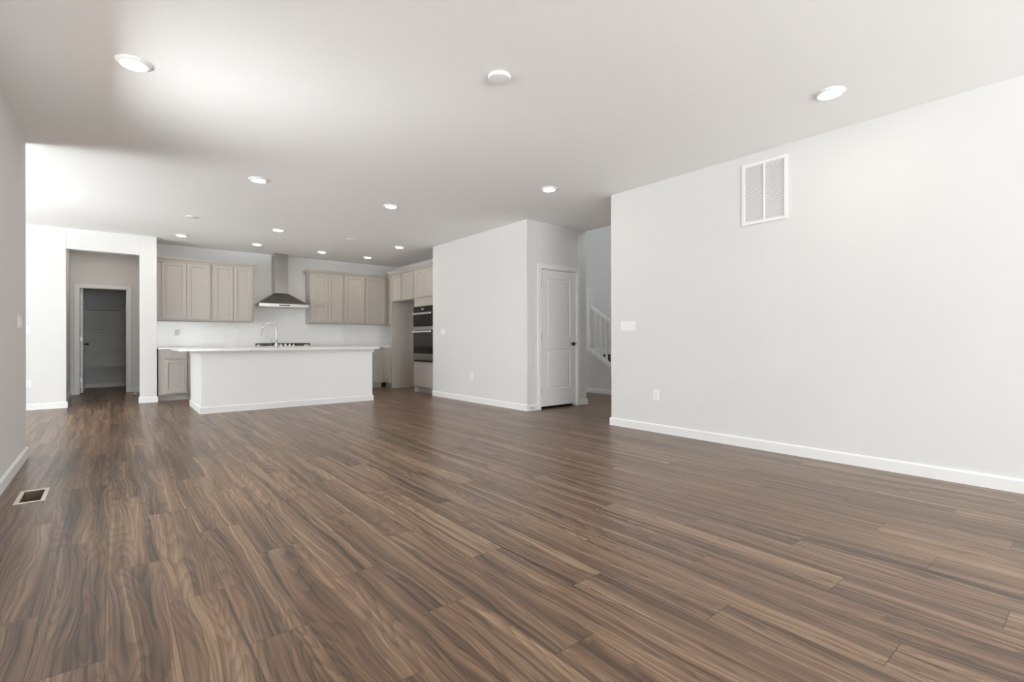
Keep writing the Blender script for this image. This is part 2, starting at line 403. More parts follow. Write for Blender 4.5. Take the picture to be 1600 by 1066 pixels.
window_unit('window_2', NW0, NW1, .3, WZ1, 'X', XN, 'wide window in the far left wall of the dining nook', 3)
window_unit('window_3', BW0, BW1, BWZ0, WZ1, 'Y', YB, 'unseen wide glazed slider added behind the viewer for fill light', 3)  # added opening, brightens the surfaces that face the camera
window_unit('window_5', UX0, UX1, UZ_0, UZ_1, 'Y', YRE, 'unseen window added high in the stairwell to light its wall')  # added opening, brings daylight onto the stairwell wall
window_unit('window_4', ND0, ND1, .02, NDZ, 'Y', YLE, 'glazed door of the dining nook, round the left corner')

# ---- outside: added dark slab standing in for the house's shadow on the ground
struct('shade_slab', boxes((XL-WT-2.3, XL-WT, YB-3.0, YLE-WT, -.25, -.12)), 'shade_slab', 'unseen dark slab added outside in place of the house shadow', 'shade_slab')

# ================================================================== DOORS
def casing(name, x0, x1, z1, y, parent, mirror=False):
    bm = bmesh.new(); c = .062; t = .018
    prof = lambda: None
    for a, b in ((x0-c, x0+.004), (x1-.004, x1+c)): box(bm, a, b, y-t, y, 0, z1+c)
    box(bm, x0+.004, x1-.004, y-t, y, z1-.004, z1+c)
    return obj(name, bm, 'trim', parent, bevel=.004)
def jamb(x0, x1, z1, y0, y1, parent):
    bm = boxes((x0, x0+.012, y0, y1, 0, z1), (x1-.012, x1, y0, y1, 0, z1), (x0+.012, x1-.012, y0, y1, z1-.012, z1),
               (x0+.012, x0+.016, y0+.05, y0+.085, 0, z1-.012), (x1-.020, x1-.012, y0+.05, y0+.085, 0, z1-.012))
    return obj('door_jamb', bm, 'trim', parent)
def panel_slab(w_, h_, t_, panels):
    """moulded two-panel slab, local x 0..w, front y=0, panels (x0,x1,z0,z1)"""
    bm = bmesh.new()
    xs = sorted({0, w_} | {p[0] for p in panels} | {p[1] for p in panels})
    zs = sorted({0, h_} | {p[2] for p in panels} | {p[3] for p in panels})
    def side(y, s):
        for i in range(len(xs)-1):
            for j in range(len(zs)-1):
                x0, x1, z0, z1 = xs[i], xs[i+1], zs[j], zs[j+1]
                if any(abs(p[0]-x0) < 1e-6 and abs(p[1]-x1) < 1e-6 and abs(p[2]-z0) < 1e-6 and abs(p[3]-z1) < 1e-6 for p in panels):
                    loops = []
                    for ins, dep in ((0, 0), (.010, .009), (.026, .009), (.044, .002)):
                        yy = y + s*dep
                        loops.append([bm.verts.new(q) for q in ((x0+ins, yy, z0+ins), (x1-ins, yy, z0+ins), (x1-ins, yy, z1-ins), (x0+ins, yy, z1-ins))])
                    for a in range(3):
                        for k in range(4): bm.faces.new([loops[a][k], loops[a][(k+1) % 4], loops[a+1][(k+1) % 4], loops[a+1][k]])
                    bm.faces.new(loops[3])
                else:
                    bm.faces.new([bm.verts.new(q) for q in ((x0, y, z0), (x1, y, z0), (x1, y, z1), (x0, y, z1))])
    side(0, 1); side(t_, -1)
    for q in (((0,0,0),(w_,0,0),(w_,t_,0),(0,t_,0)), ((0,0,h_),(w_,0,h_),(w_,t_,h_),(0,t_,h_)), ((0,0,0),(0,t_,0),(0,t_,h_),(0,0,h_)), ((w_,0,0),(w_,t_,0),(w_,t_,h_),(w_,0,h_))):
        bm.faces.new([bm.verts.new(p) for p in q])
    bmesh.ops.remove_doubles(bm, verts=bm.verts, dist=1e-5)
    return bm
def knob_mesh(bm, c, d):
    """lever-less round knob pointing along -Y from c"""
    x, y, z = c
    lathe(bm, [(.030, y), (.030, y-.008), (.012, y-.012), (.012, y-.034), (.024, y-.040), (.029, y-.052), (.026, y-.064), (.012, y-.069)], 20, 'Y', (x, 0, z))
# closet door, closed
d1 = thing('door_1', 'closed white two-panel door right of the white closet wall', 'door', kind='structure')
casing('door_casing', DX0, DX1, DZ, YD, d1); jamb(DX0, DX1, DZ, YD, YD+.115, d1)
LX0, LX1 = DX0+.015, DX1-.015
lw, lh = LX1-LX0, DZ-.012-.004-.038
px0, px1 = .118, lw-.118
sl = obj('door_slab', panel_slab(lw, lh, .035, [(px0, px1, .245, .845), (px0, px1, 1.02, lh-.125)]), 'door', d1)
sl.location = (LX0, YD+.012, .038)
KX, KY, KZ = LX1-.052, YD+.012, .957
lv = bmesh.new(); lathe(lv, [(.031, KY), (.031, KY-.006), (.027, KY-.010), (.011, KY-.011), (.010, KY-.052)], 22, 'Y', (KX, 0, KZ))
tube(lv, [(KX+.010, KY-.050, KZ), (KX-.004, KY-.053, KZ), (KX-.05, KY-.054, KZ+.002), (KX-.085, KY-.050, KZ+.004), (KX-.112, KY-.044, KZ+.004)], [.009, .0105, .009, .008, .006])
obj('lever_handle', lv, 'bronze', d1, smooth=True)['label'] = 'dark bronze lever handle'
for z in (.27, 1.06, 1.83):
    bm = bmesh.new(); lathe(bm, [(.007, z-.045), (.009, z-.043), (.009, z+.043), (.007, z+.045)], 12, 'Z', (LX0-.002, YD+.003, 0))
    box(bm, LX0-.001, LX0+.022, YD+.0105, YD+.0125, z-.043, z+.043)
    obj('hinge', bm, 'hinge', d1)
# pantry door, swung inward
d2 = thing('door_2', 'white pantry door standing open edge-on inside the doorway', 'door', kind='structure')
casing('door_casing', PD0, PD1, PDZ, YF, d2); jamb(PD0, PD1, PDZ, YF, YF+.115, d2)
w2, h2 = PD1-PD0-.03, PDZ-.012-.004-.02
sl = obj('door_slab', panel_slab(w2, h2, .035, [(.115, w2-.115, .24, .84), (.115, w2-.115, 1.0, h2-.125)]), 'door', d2)
sl.matrix_local = Matrix.Translation((PD0+.057, YF+.105, .02)) @ Matrix.Rotation(PI/2, 4, 'Z')
bm = bmesh.new(); lathe(bm, [(.028, 0), (.028, .008), (.012, .012), (.012, .034), (.024, .040), (.028, .052), (.025, .062), (.012, .067)], 20, 'X', (PD0+.057, YF+.105+w2-.06, .955))
obj('door_knob', bm, 'bronze', d2, smooth=True)['label'] = 'dark bronze knob'
for z in (.27, 1.06, 1.83):
    bm = bmesh.new(); lathe(bm, [(.007, z-.045), (.009, z-.043), (.009, z+.043), (.007, z+.045)], 12, 'Z', (PD0+.014, YF+.099, 0))
    box(bm, PD0+.012, PD0+.040, YF+.099, YF+.103, z-.043, z+.043)
    obj('hinge', bm, 'hinge', d2)
# pantry shelves
for z, lab in ((1.70, 'topmost white shelf across the dark pantry'), (1.285, 'second shelf from the top in the dark pantry'),
               (.882, 'third shelf from the top in the dark pantry'), (.478, 'lowest white shelf near the pantry floor')):
    e = thing('pantry_shelf', lab, 'shelf', (0, 0, z), group='pantry shelves')
    obj('shelf_board', boxes((-2.478, 2.478, 13.78, 14.198, -.009, .010)), 'shelf', e, bevel=.002)
    obj('shelf_cleat', boxes((-2.478, 2.478, 14.18, 14.199, -.05, -.0095)), 'shelf', e)

# ================================================================== KITCHEN CABINETS
def shaker(w_, h_, rail=.058, t=.020):
    """recessed-panel front: local x 0..w, z 0..h, face y=-t .. 0"""
    bm = bmesh.new(); loops = []
    for ins, y in ((.0, -t+.002), (.002, -t), (rail, -t), (rail+.002, -t+.010), (rail+.008, -t+.0125)):
        loops.append([bm.verts.new(q) for q in ((ins, y, ins), (w_-ins, y, ins), (w_-ins, y, h_-ins), (ins, y, h_-ins))])
    for a in range(len(loops)-1):
        for k in range(4): bm.faces.new([loops[a][k], loops[a][(k+1) % 4], loops[a+1][(k+1) % 4], loops[a+1][k]])
    bm.faces.new(loops[-1])
    bk = [bm.verts.new(q) for q in ((0, 0, 0), (w_, 0, 0), (w_, 0, h_), (0, 0, h_))]; bm.faces.new(bk)
    for k in range(4): bm.faces.new([loops[0][k], loops[0][(k+1) % 4], bk[(k+1) % 4], bk[k]])
    return bm
def slab_front(w_, h_, t=.020):
    return boxes((0, w_, -t, 0, 0, h_))
def cabinet(name, label, origin, rotz, w_, h_, depth, fronts, group, toe=0.0, cat='cabinet'):
    """local frame: x along the face, face plane y=0 looking to -y. fronts: (kind, x0, x1, z0, z1)"""
    e = thing(name, label, cat, origin, rotz, group)
    bm = bmesh.new(); box(bm, 0, w_, 0, depth, toe, h_)
    if toe: box(bm, 0, w_, .075, depth, 0, toe)
    obj('carcass', bm, 'cabinet', e, bevel=.0015)
    for kind, x0, x1, z0, z1 in fronts:
        bm = shaker(x1-x0, z1-z0) if kind == 'door' else slab_front(x1-x0, z1-z0)
        o = obj(kind, bm, 'cabinet', e, bevel=0 if kind == 'door' else .003)
        o.location = (x0, -.0005, z0)
    return e
UD = .33                                   # upper depth
YU = YK - UD
UZ0, UZ1 = 1.372, 2.405
UH = UZ1-UZ0
def upper_back(x0, x1, doors, label):
    return cabinet('upper_cabinet', label, (x0, YU, UZ0), 0, x1-x0, UH, UD-.002,
                   [('door', a-x0, b-x0, .022, UH-.012) for a, b in doors], 'greige wall cabinets')
upper_back(.585, 1.414, [(.667, 1.026), (1.032, 1.391)], 'greige wall cabinet with two doors, beside the white pillar')
upper_back(1.416, 2.105, [(1.440, 1.755), (1.761, 2.079)], 'greige wall cabinet with two doors, left of the steel hood')
upper_back(3.150, 3.829, [(3.180, 3.494), (3.500, 3.809)], 'greige wall cabinet with two doors, right of the steel hood')
upper_back(3.831, 4.309, [(3.852, 4.288)], 'single-door greige wall cabinet between the double one and the corner')
upper_back(4.311, 4.862, [(4.332, 4.780)], 'single-door greige wall cabinet in the right kitchen corner')
# faces towards -X
RZ = -PI/2
XO, XB, XUR = 4.655, 4.587, 4.862
YA = 9.82                                  # refrigerator side panel
cabinet('upper_cabinet', 'narrow greige wall cabinet between corner and refrigerator panel', (XUR, YU-.002, UZ0), RZ, YU-.002-YA-.042, UH, XKR-XUR-.002,
        [('door', .03, YU-YA-.06, .022, UH-.012)], 'greige wall cabinets')
# base cabinets
YBF = YK - .61
BZ = .872
def base_back(x0, x1, fronts, label):
    return cabinet('base_cabinet', label, (x0, YBF, 0), 0, x1-x0, BZ, .608, fronts, 'light grey base cabinets', toe=.105)
def df(x0, x1, single=True):
    f = [('drawer', x0, x1, .712, .852)]
    if single: return f + [('door', x0, x1, .128, .700)]
    m_ = (x0+x1)/2
    return f + [('door', x0, m_-.003, .128, .700), ('door', m_+.003, x1, .128, .700)]
base_back(.600, 1.060, df(.078, .405), 'light grey base cabinet with drawer, beside the white pillar')
base_back(1.062, 2.098, df(.022, 1.014, False), 'grey base cabinet under the counter left of the cooktop')
base_back(2.100, 3.118, [('drawer', .022, .996, .128, .410), ('drawer', .022, .996, .420, .700), ('drawer', .022, .996, .712, .852)], 'grey drawer base cabinet under the cooktop')
base_back(3.120, 3.928, df(.022, .786, False), 'grey base cabinet under the counter right of the cooktop')
base_back(3.930, XB, df(.022, .525), 'shaded base cabinet seen past the right end of the island')
cabinet('base_cabinet', 'narrow light grey base cabinet facing left beside the refrigerator panel', (XB, YBF-.002, 0), RZ, YBF-.002-YA-.042, BZ, XKR-XB-.002,
        [('drawer', .095, YBF-YA-.060, .712, .852), ('door', .095, YBF-YA-.060, .128, .700)], 'light grey base cabinets', toe=.105)
# refrigerator side panel, cabinet above, oven tower
tag(obj('refrigerator_panel', boxes((XO-.02, XKR-.002, YA, YA+.038, 0, UZ1)), 'cabinet', bevel=.002),
    'tall greige side panel at the far side of the refrigerator space', 'panel')
YO1, YO0 = 8.845, 8.045
FZ0 = 1.835
cabinet('upper_cabinet', 'short two-door greige cabinet above the empty refrigerator space', (XO, YA-.001, FZ0), RZ, YA-.001-YO1-.001, UZ1-FZ0, XKR-XO-.002,
        [('door', .012, .435, .018, UZ1-FZ0-.012), ('door', .492, .958, .018, UZ1-FZ0-.012)], 'greige wall cabinets')
OW = YO1-YO0
e = thing('oven_cabinet', 'tall greige cabinet housing the two black ovens', 'cabinet', (XO, YO1, 0), RZ)
OZ0, OZ1 = .600, 1.678
bm = boxes((0, OW, 0, .60, .105, OZ0), (0, OW, 0, .60, OZ1, UZ1), (0, .018, 0, .60, OZ0, OZ1), (OW-.018, OW, 0, .60, OZ0, OZ1),
           (.018, OW-.018, .58, .60, OZ0, OZ1), (.0, .02, -.004, .60, 0, .105), (.02, OW, .075, .60, 0, .105))
obj('carcass', bm, 'cabinet', e, bevel=.0015)
for x0, x1 in ((.020, .397), (.403, .780)):
    o = obj('door', shaker(x1-x0, UZ1-.012-1.85), 'cabinet', e); o.location = (x0, -.0005, 1.85)
o = obj('drawer', slab_front(.76, .415), 'cabinet', e, bevel=.003); o.location = (.02, -.0005, .128)
# the double oven
e = thing('built_in_oven', 'black glass double wall oven with steel handles beside the white wall', 'oven', (XO, YO1, 0), RZ)
x0, x1 = .012, OW-.012
obj('oven_body', boxes((.022, OW-.022, .001, .575, OZ0+.004, OZ1-.004)), 'black', e)
pn = obj('control_panel', boxes((x0, x1, -.022, 0, 1.560, OZ1-.004)), 'black_glass', e, bevel=.002)
obj('display', boxes((.33, .42, -.0235, -.0222, 1.60, 1.635)), 'display', pn)
def oven_door(z0, z1, strip, label):
    d = obj('oven_door', boxes((x0, x1, -.026, 0, z0+strip, z1)), 'black_glass', e, bevel=.003); d['label'] = label
    obj('steel_strip', boxes((x0, x1, -.027, 0, z0, z0+strip-.001)), 'steel', d, bevel=.002)
    bm = bmesh.new(); zc = z1-.022
    box(bm, x0+.02, x1-.02, -.075, -.058, zc-.018, zc+.018)
    for xx in (x0+.05, x1-.07): box(bm, xx, xx+.02, -.058, -.026, zc-.010, zc+.010)
    obj('handle', bm, 'steel_bright', d, bevel=.004)['label'] = 'bright steel bar handle'
    return d
oven_door(1.215, 1.554, .070, 'upper oven door of black glass')
oven_door(.640, 1.208, .125, 'lower oven door of black glass')
obj('vent_trim', boxes((x0, x1, -.018, 0, OZ0+.004, .634)), 'black', e)

# crown moulding
CP = [(0, UZ1-.014), (.014, UZ1-.014), (.018, UZ1+.004), (.024, UZ1+.012), (.040, UZ1+.030), (.052, UZ1+.048), (.054, UZ1+.062), (0, UZ1+.062)]
def crown(path, label):
    bm = bmesh.new(); sweep(bm, path, CP)
    return tag(obj('crown_moulding', bm, 'cabinet'), label, 'moulding', 'cabinet crown mouldings')
FF = .0215
crown([(PXR+.003, YU-FF), (2.106, YU-FF), (2.106, YK-.002)], 'greige crown moulding on top of the wall cabinets left of the hood')
crown([(3.149, YK-.002), (3.149, YU-FF), (XUR-FF, YU-FF), (XUR-FF, YA+.10)], 'greige crown moulding on top of the wall cabinets right of the hood')
crown([(XUR-.08, YA+.040), (XO-FF, YA+.040), (XO-FF, YO0)], 'greige crown moulding over the oven and refrigerator cabinets')

# counters
CZ0, CZ1 = .874, .905
cx0 = PXR+.012
bm = bmesh.new()
prism(bm, [(cx0, YBF-.028), (XB-.028, YBF-.028), (XB-.028, YA+.040), (XKR-.001, YA+.040), (XKR-.001, YK-.001), (cx0, YK-.001)], 'Z', CZ0, CZ1)
tag(obj('countertop', bm, 'quartz', bevel=.003), 'white quartz countertop along the kitchen back wall under the hood', 'countertop')
bm = boxes((PXR+.004, XKR-.001, YK-.008, YK, CZ1+.001, UZ0-.001), (2.107, 3.148, YK-.008, YK, UZ0-.001, 1.80), (XKR-.008, XKR, YA+.04, YK-.008, CZ1+.001, UZ0-.001))
struct('backsplash', bm, 'tile', 'white tile backsplash between the counter and the wall cabinets', 'backsplash')

# island
IX0, IX1, IY0, IY1 = .958, 3.442, 8.042, 9.23
e = thing('kitchen_island', 'long plain white kitchen island standing in front of the cabinets', 'island', (IX0, IY0, 0))
iw, idp = IX1-IX0, IY1-IY0
obj('front_wall', boxes((0, iw, 0, .115, 0, .873)), 'island', e, bevel=.003)
obj('end_wall', boxes((0, .10, .1155, idp, 0, .873)), 'island', e, bevel=.003)
obj('end_wall', boxes((iw-.10, iw, .1155, idp, 0, .873)), 'island', e, bevel=.003)
bm = bmesh.new(); sweep(bm, [(0, idp), (0, 0), (iw, 0), (iw, idp)], BP); obj('island_baseboard', bm, 'trim', e)
AP = [(0, .820), (.012, .820), (.014, .836), (.022, .852), (.024, .872), (0, .872)]
bm = bmesh.new(); sweep(bm, [(0, idp), (0, 0), (iw, 0), (iw, idp)], AP); obj('apron_moulding', bm, 'trim', e)
bm = boxes((.101, iw-.101, .30, idp-.02, .105, .66), (.101, iw-.101, .30, idp-.095, 0, .105), (.101, iw-.101, idp-.04, idp-.02, .66, .872))
obj('island_cabinet', bm, 'cabinet', e)
for k in range(5):
    wd = (iw-.202)/5; o = obj('door', shaker(wd-.01, .72), 'cabinet', e)
    o.matrix_local = Matrix.Translation((.101+wd*(k+1)-.005, idp-.0195, .13)) @ Matrix.Rotation(PI, 4, 'Z')
# island counter with sink cut-out
TX0, TX1, TY0, TY1 = .695, 3.520, 7.935, 9.28
SX0, SX1, SY0, SY1 = 1.45, 2.15, 8.78, 9.15
bm = bmesh.new()
for a in ((TX0, SX0, TY0, TY1), (SX1, TX1, TY0, TY1), (SX0, SX1, TY0, SY0), (SX0, SX1, SY1, TY1)): box(bm, *a, CZ0, CZ1)
bmesh.ops.remove_doubles(bm, verts=bm.verts, dist=1e-5)
tag(obj('island_countertop', bm, 'quartz'), 'white quartz slab lying on the kitchen island', 'countertop')
bm = bmesh.new()
box(bm, SX0-.012, SX0, SY0-.012, SY1+.012, .68, CZ0-.001); box(bm, SX1, SX1+.012, SY0-.012, SY1+.012, .68, CZ0-.001)
box(bm, SX0, SX1, SY0-.012, SY0, .68, CZ0-.001); box(bm, SX0, SX1, SY1, SY1+.012, .68, CZ0-.001); box(bm, SX0-.012, SX1+.012, SY0-.012, SY1+.012, .668, .68)
tag(obj('kitchen_sink', bm, 'steel'), 'undermount steel sink basin in the island counter below the faucet', 'sink')
# faucet
FX, FY = 2.085, 8.70
f = thing('kitchen_faucet', 'tall arched steel faucet standing on the white island counter', 'faucet', (FX, FY, CZ1))
bm = bmesh.new(); lathe(bm, [(.030, 0), (.030, .010), (.020, .018), (.019, .10), (.014, .115), (.012, .14)], 24); obj('faucet_base', bm, 'chrome', f, smooth=True)
dv = Vector((-1, .12, 0)).normalized(); R_ = .098
pts = [Vector((0, 0, .12)), Vector((0, 0, .20)), Vector((0, 0, .30))]
for k in range(1, 13):
    a = PI*k/12*.93; pts.append(Vector((0, 0, .30)) + dv*(R_-R_*math.cos(a)) + Vector((0, 0, R_*math.sin(a))))
tl = pts[-1]; td = (pts[-1]-pts[-2]).normalized(); pts += [tl+td*.03]
bm = bmesh.new(); tube(bm, pts, .0105); obj('spout', bm, 'chrome', f, smooth=True)
bm = bmesh.new(); tube(bm, [tl+td*.02, tl+td*.05, tl+td*.135], [.012, .015, .017]); obj('spray_head', bm, 'steel', f, smooth=True)
bm = bmesh.new(); tube(bm, [(-.015, 0, .075), (-.045, 0, .080), (-.075, -.005, .10), (-.085, -.005, .145)], [.010, .008, .006, .005]); obj('lever', bm, 'chrome', f, smooth=True)

# cooktop
e = thing('gas_cooktop', 'black and steel gas cooktop set in the counter under the hood', 'cooktop', (2.62, 10.43, CZ1))
obj('steel_tray', boxes((-.46, .46, -.25, .25, 0, .014)), 'steel_bright', e, bevel=.004)
for gx in (-.305, 0, .305):
    bm = bmesh.new()
    a, b = gx-.145, gx+.145
    yf = -.225 if abs(gx) > .1 else -.12
    for yy in (yf, -.01, .19): box(bm, a, b, yy, yy+.022, .040, .062)
    for xx in (a, gx-.011, b-.022): box(bm, xx, xx+.022, yf, .212, .040, .062)
    for xx in (a, b-.022):
        for yy in (yf, .19): box(bm, xx, xx+.022, yy, yy+.022, .014, .040)
    obj('grate', bm, 'black', e, bevel=.003)
for bx, by in ((-.305, -.11), (-.305, .11), (0, .04), (.305, -.11), (.305, .11)):
    bm = bmesh.new(); lathe(bm, [(.050, .014), (.050, .024), (.034, .026), (.034, .034), (.02, .036)], 20, 'Z', (bx, by, 0)); obj('burner', bm, 'black', e, smooth=True)
for k in range(5):
    bm = bmesh.new(); lathe(bm, [(.022, .014), (.021, .044), (.018, .048)], 18, 'Z', (-.16+.08*k, -.195, 0)); obj('knob', bm, 'steel_bright', e, smooth=True)

# hood
e = thing('range_hood', 'stainless steel chimney range hood between the wall cabinets', 'hood', (2.615, YK-.009, 0))
hy = .49; hw = .455; zb = 1.672; zr = 1.735; zt = 1.952; cwx = .122; cwy = .27
bm = boxes((-hw, hw, -hy, 0, zb, zr)); obj('canopy_rim', bm, 'steel_bright', e, bevel=.003)
bm = bmesh.new()
lo_ = [bm.verts.new(p) for p in ((-hw+.004, -hy+.004, zr), (hw-.004, -hy+.004, zr), (hw-.004, 0, zr), (-hw+.004, 0, zr))]
hi_ = [bm.verts.new(p) for p in ((-cwx-.005, -cwy-.005, zt), (cwx+.005, -cwy-.005, zt), (cwx+.005, 0, zt), (-cwx-.005, 0, zt))]
bm.faces.new(lo_[::-1]); bm.faces.new(hi_)
for k in range(4): bm.faces.new([lo_[k], lo_[(k+1) % 4], hi_[(k+1) % 4], hi_[k]])
obj('canopy', bm, 'canopy_steel_dimmed', e)
ch = obj('chimney', boxes((-cwx, cwx, -cwy, 0, zt+.001, H-.001)), 'steel', e, bevel=.002)
bm = bmesh.new()
for k in range(5): box(bm, -cwx-.001, -cwx+.001, -cwy+.05, -cwy+.14, H-.06-.022*k, H-.048-.022*k)
obj('vent_slots', bm, 'slot', ch)
obj('filter', boxes((-hw+.05, hw-.05, -hy+.05, -.04, zb-.004, zb-.0005)), 'steel', e)
obj('control_strip', boxes((-.10, .10, -hy-.0015, -hy-.0002, zb+.022, zb+.040)), 'black_glass', e)

# ================================================================== FITTINGS ON CEILING
lamps = [(.108, 3.872, 'recessed ceiling light nearest the left wall, large in the foreground'),
         (3.916, 1.301, 'recessed ceiling light near the air grille at upper right'),
         (3.884, 4.130, 'recessed ceiling light nearest the end of the right wall'),
         (1.224, 5.834, 'recessed ceiling light between the living area and the pantry wall'),
         (2.791, 5.925, 'recessed ceiling light mid-room, in front of the island lights'),
         (2.011, 8.274, 'recessed ceiling light over the island, left of the hood in line with the faucet'),
         (2.019, 9.731, 'recessed ceiling light closest to the left of the hood chimney'),
         (.883, 9.673, 'recessed ceiling light closest to the white pillar corner'),
         (3.171, 9.793, 'recessed ceiling light just right of the hood chimney'),
         (4.117, 9.846, 'recessed ceiling light in front of the right wall cabinet corner'),
         (4.127, 8.412, 'recessed ceiling light in front of the oven cabinet crown')]
first = None
for x, y, lab in lamps:
    if first is None:
        first = thing('recessed_light', lab, 'light', (x, y, H), group='recessed ceiling lights')
        bm = bmesh.new()
        lathe(bm, [(.068, -.0135), (.072, -.017), (.080, -.016), (.093, -.008), (.096, 0), (.068, 0)], 48)
        obj('trim_ring', bm, 'trim', first, smooth=True)
        bm = bmesh.new(); lathe(bm, [(.0675, -.004), (.0675, -.0130), (.05, -.0150), (.01, -.0155)], 40)
        obj('lens', bm, 'lens', first, smooth=True)['label'] = 'glowing white lens'
    else: copy_tree(first, (x, y, H), lab)
def puck(x, y, r, h_, lab):
    bm = bmesh.new(); lathe(bm, [(r*.3, -h_), (r*.84, -h_), (r*.95, -h_*.85), (r, -h_*.5), (r, 0)], 48)
    o = tag(obj('ceiling_cover', bm, 'plate', smooth=True), lab, 'cover', 'round white ceiling covers'); o.location = (x, y, H-.0005)
puck(1.979, 2.578, .074, .022, 'unlit round white cover on the ceiling mid-room in the foreground')
puck(.860, 8.150, .070, .012, 'small flat unlit cover on the ceiling near the pantry opening')
puck(3.162, 8.293, .070, .012, 'small flat unlit cover on the ceiling right of the hood, over the island')

# ================================================================== WALL PLATES AND GRILLES
def plate(name, label, cat, loc, rotz, w_, h_, n, kind, group):
    """wall plate in local XZ, front at -y"""
    e = thing(name, label, cat, loc, rotz, group)
    obj('cover_plate', boxes((-w_/2, w_/2, -.006, -.0003, -h_/2, h_/2)), 'plate', e, bevel=.0025)
    for k in range(n):
        cx = (k-(n-1)/2)*.046
        if kind == 'switch':
            bm = bmesh.new(); prism(bm, [(-.0062, -.033), (-.0105, -.033), (-.0075, .033), (-.0062, .033)], 'X', cx-.0165, cx+.0165)
            obj('rocker', bm, 'plate', e)
        else:
            for zz in (-.020, .020):
                bm = bmesh.new(); lathe(bm, [(.0165, -.0062), (.0165, -.0080), (.014, -.0085)], 20, 'Y', (0, 0, zz))
                rc = obj('socket', bm, 'plate', e)
                bm = boxes((-.0075, -.0055, -.0092, -.0086, zz-.002, zz+.008), (.0055, .0075, -.0092, -.0086, zz-.002, zz+.008), (-.002, .002, -.0092, -.0086, zz-.010, zz-.006))
                obj('slots', bm, 'slot', rc)
    return e
SW, OG = 'light switch plates', 'electrical outlets'
plate('light_switch', 'wide white switch plate with four rockers near the end of the right wall', 'switch', (XR, 3.607, 1.172), RZ, .212, .114, 4, 'switch', SW)
plate('power_outlet', 'white outlet low on the long right wall below the switch plate', 'outlet', (XR, 3.231, .409), RZ, .073, .114, 1, 'outlet', OG)
plate('light_switch', 'white switch plate on the closet wall beside the ovens', 'switch', (XW, 7.660, 1.172), RZ, .165, .114, 3, 'switch', SW)
plate('power_outlet', 'white outlet low on the white closet wall', 'outlet', (XW, 6.762, .424), RZ, .073, .114, 1, 'outlet', OG)
plate('light_switch', 'white switch plate on the grey left wall, edge-on at far left', 'switch', (XL, 5.620, 1.172), PI/2, .212, .114, 4, 'switch', SW)
plate('light_switch', 'white switch plate on the bright wall, half hidden behind the left wall end', 'switch', (-.972, YP, 1.183), 0, .096, .116, 2, 'switch', SW)
plate('power_outlet', 'white outlet low on the bright wall left of the pantry opening', 'outlet', (-.962, YP, .392), 0, .073, .114, 1, 'outlet', OG)
plate('light_switch', 'small white plate on the shaded left side wall of the pantry passage', 'switch', (-.612, 11.40, 1.36), PI/2, .073, .114, 1, 'switch', SW)
for x, lab in ((.918, 'outlet on the backsplash nearest the white pillar'), (1.863, 'outlet on the backsplash just left of the cooktop'),
               (3.514, 'outlet on the backsplash just right of the cooktop'), (4.511, 'outlet on the backsplash nearest the refrigerator panel')):
    plate('power_outlet', 'white ' + lab, 'outlet', (x, YK-.008, 1.165), 0, .073, .114, 1, 'outlet', OG)

# return air grille on the right wall
GY0, GY1, GZ0, GZ1 = 1.868, 2.274, 2.083, 2.652
e = thing('return_air_grille', 'large white louvred air grille high on the right wall', 'grille', (XR, GY1, GZ0), RZ)
gw, gh, gf = GY1-GY0, GZ1-GZ0, .030
bm = boxes((0, gw, -.014, -.0005, 0, gf), (0, gw, -.014, -.0005, gh-gf, gh), (0, gf, -.014, -.0005, gf, gh-gf), (gw-gf, gw, -.014, -.0005, gf, gh-gf),
           (gw/2-.008, gw/2+.008, -.013, -.0005, gf, gh-gf))
obj('grille_frame', bm, 'trim', e, bevel=.003)
obj('backing', boxes((gf, gw-gf, -.0015, -.0004, gf, gh-gf)), simple('grille_shadow', (.6, .6, .6), .8), e)
for a, b in ((gf, gw/2-.008), (gw/2+.008, gw-gf)):
    bm = bmesh.new(); nsl = 38
    for k in range(nsl):
        z = gf + (gh-2*gf)*(k+.5)/nsl
        prism(bm, [(-.011, z-.0058), (-.0098, z-.0062), (-.002, z+.0040), (-.0030, z+.0048)], 'X', a, b)
    obj('louvres', bm, 'plate', e)
# floor register
e = thing('floor_register', 'open almond-framed floor vent in the planks beside the left wall', 'vent', (0, 0, 0))
bm = bmesh.new(); fx0, fx1, fy0, fy1 = -.478, -.332, 4.300, 4.652
box(bm, fx0, RX0, fy0, fy1, .0005, .005); box(bm, RX1, fx1, fy0, fy1, .0005, .005)
box(bm, RX0, RX1, fy0, RY0, .0005, .005); box(bm, RX0, RX1, RY1, fy1, .0005, .005)
obj('register_frame', bm, 'register', e, bevel=.002)
bm = boxes((RX0-.004, RX0-.0005, RY0, RY1, -.30, -.101), (RX1+.0005, RX1+.004, RY0, RY1, -.30, -.101), (RX0, RX1, RY0-.004, RY0-.0005, -.30, -.101),
           (RX0, RX1, RY1+.0005, RY1+.004, -.30, -.101), (RX0, RX1, RY0, RY1, -.304, -.30),
           (RX0+.0005, RX0+.003, RY0+.001, RY1-.001, -.1, -.002), (RX1-.003, RX1-.0005, RY0+.001, RY1-.001, -.1, -.002),
           (RX0+.003, RX1-.003, RY0+.0005, RY0+.003, -.1, -.002), (RX0+.003, RX1-.003, RY1-.003, RY1-.0005, -.1, -.002))
obj('duct_boot', bm, 'duct', e)
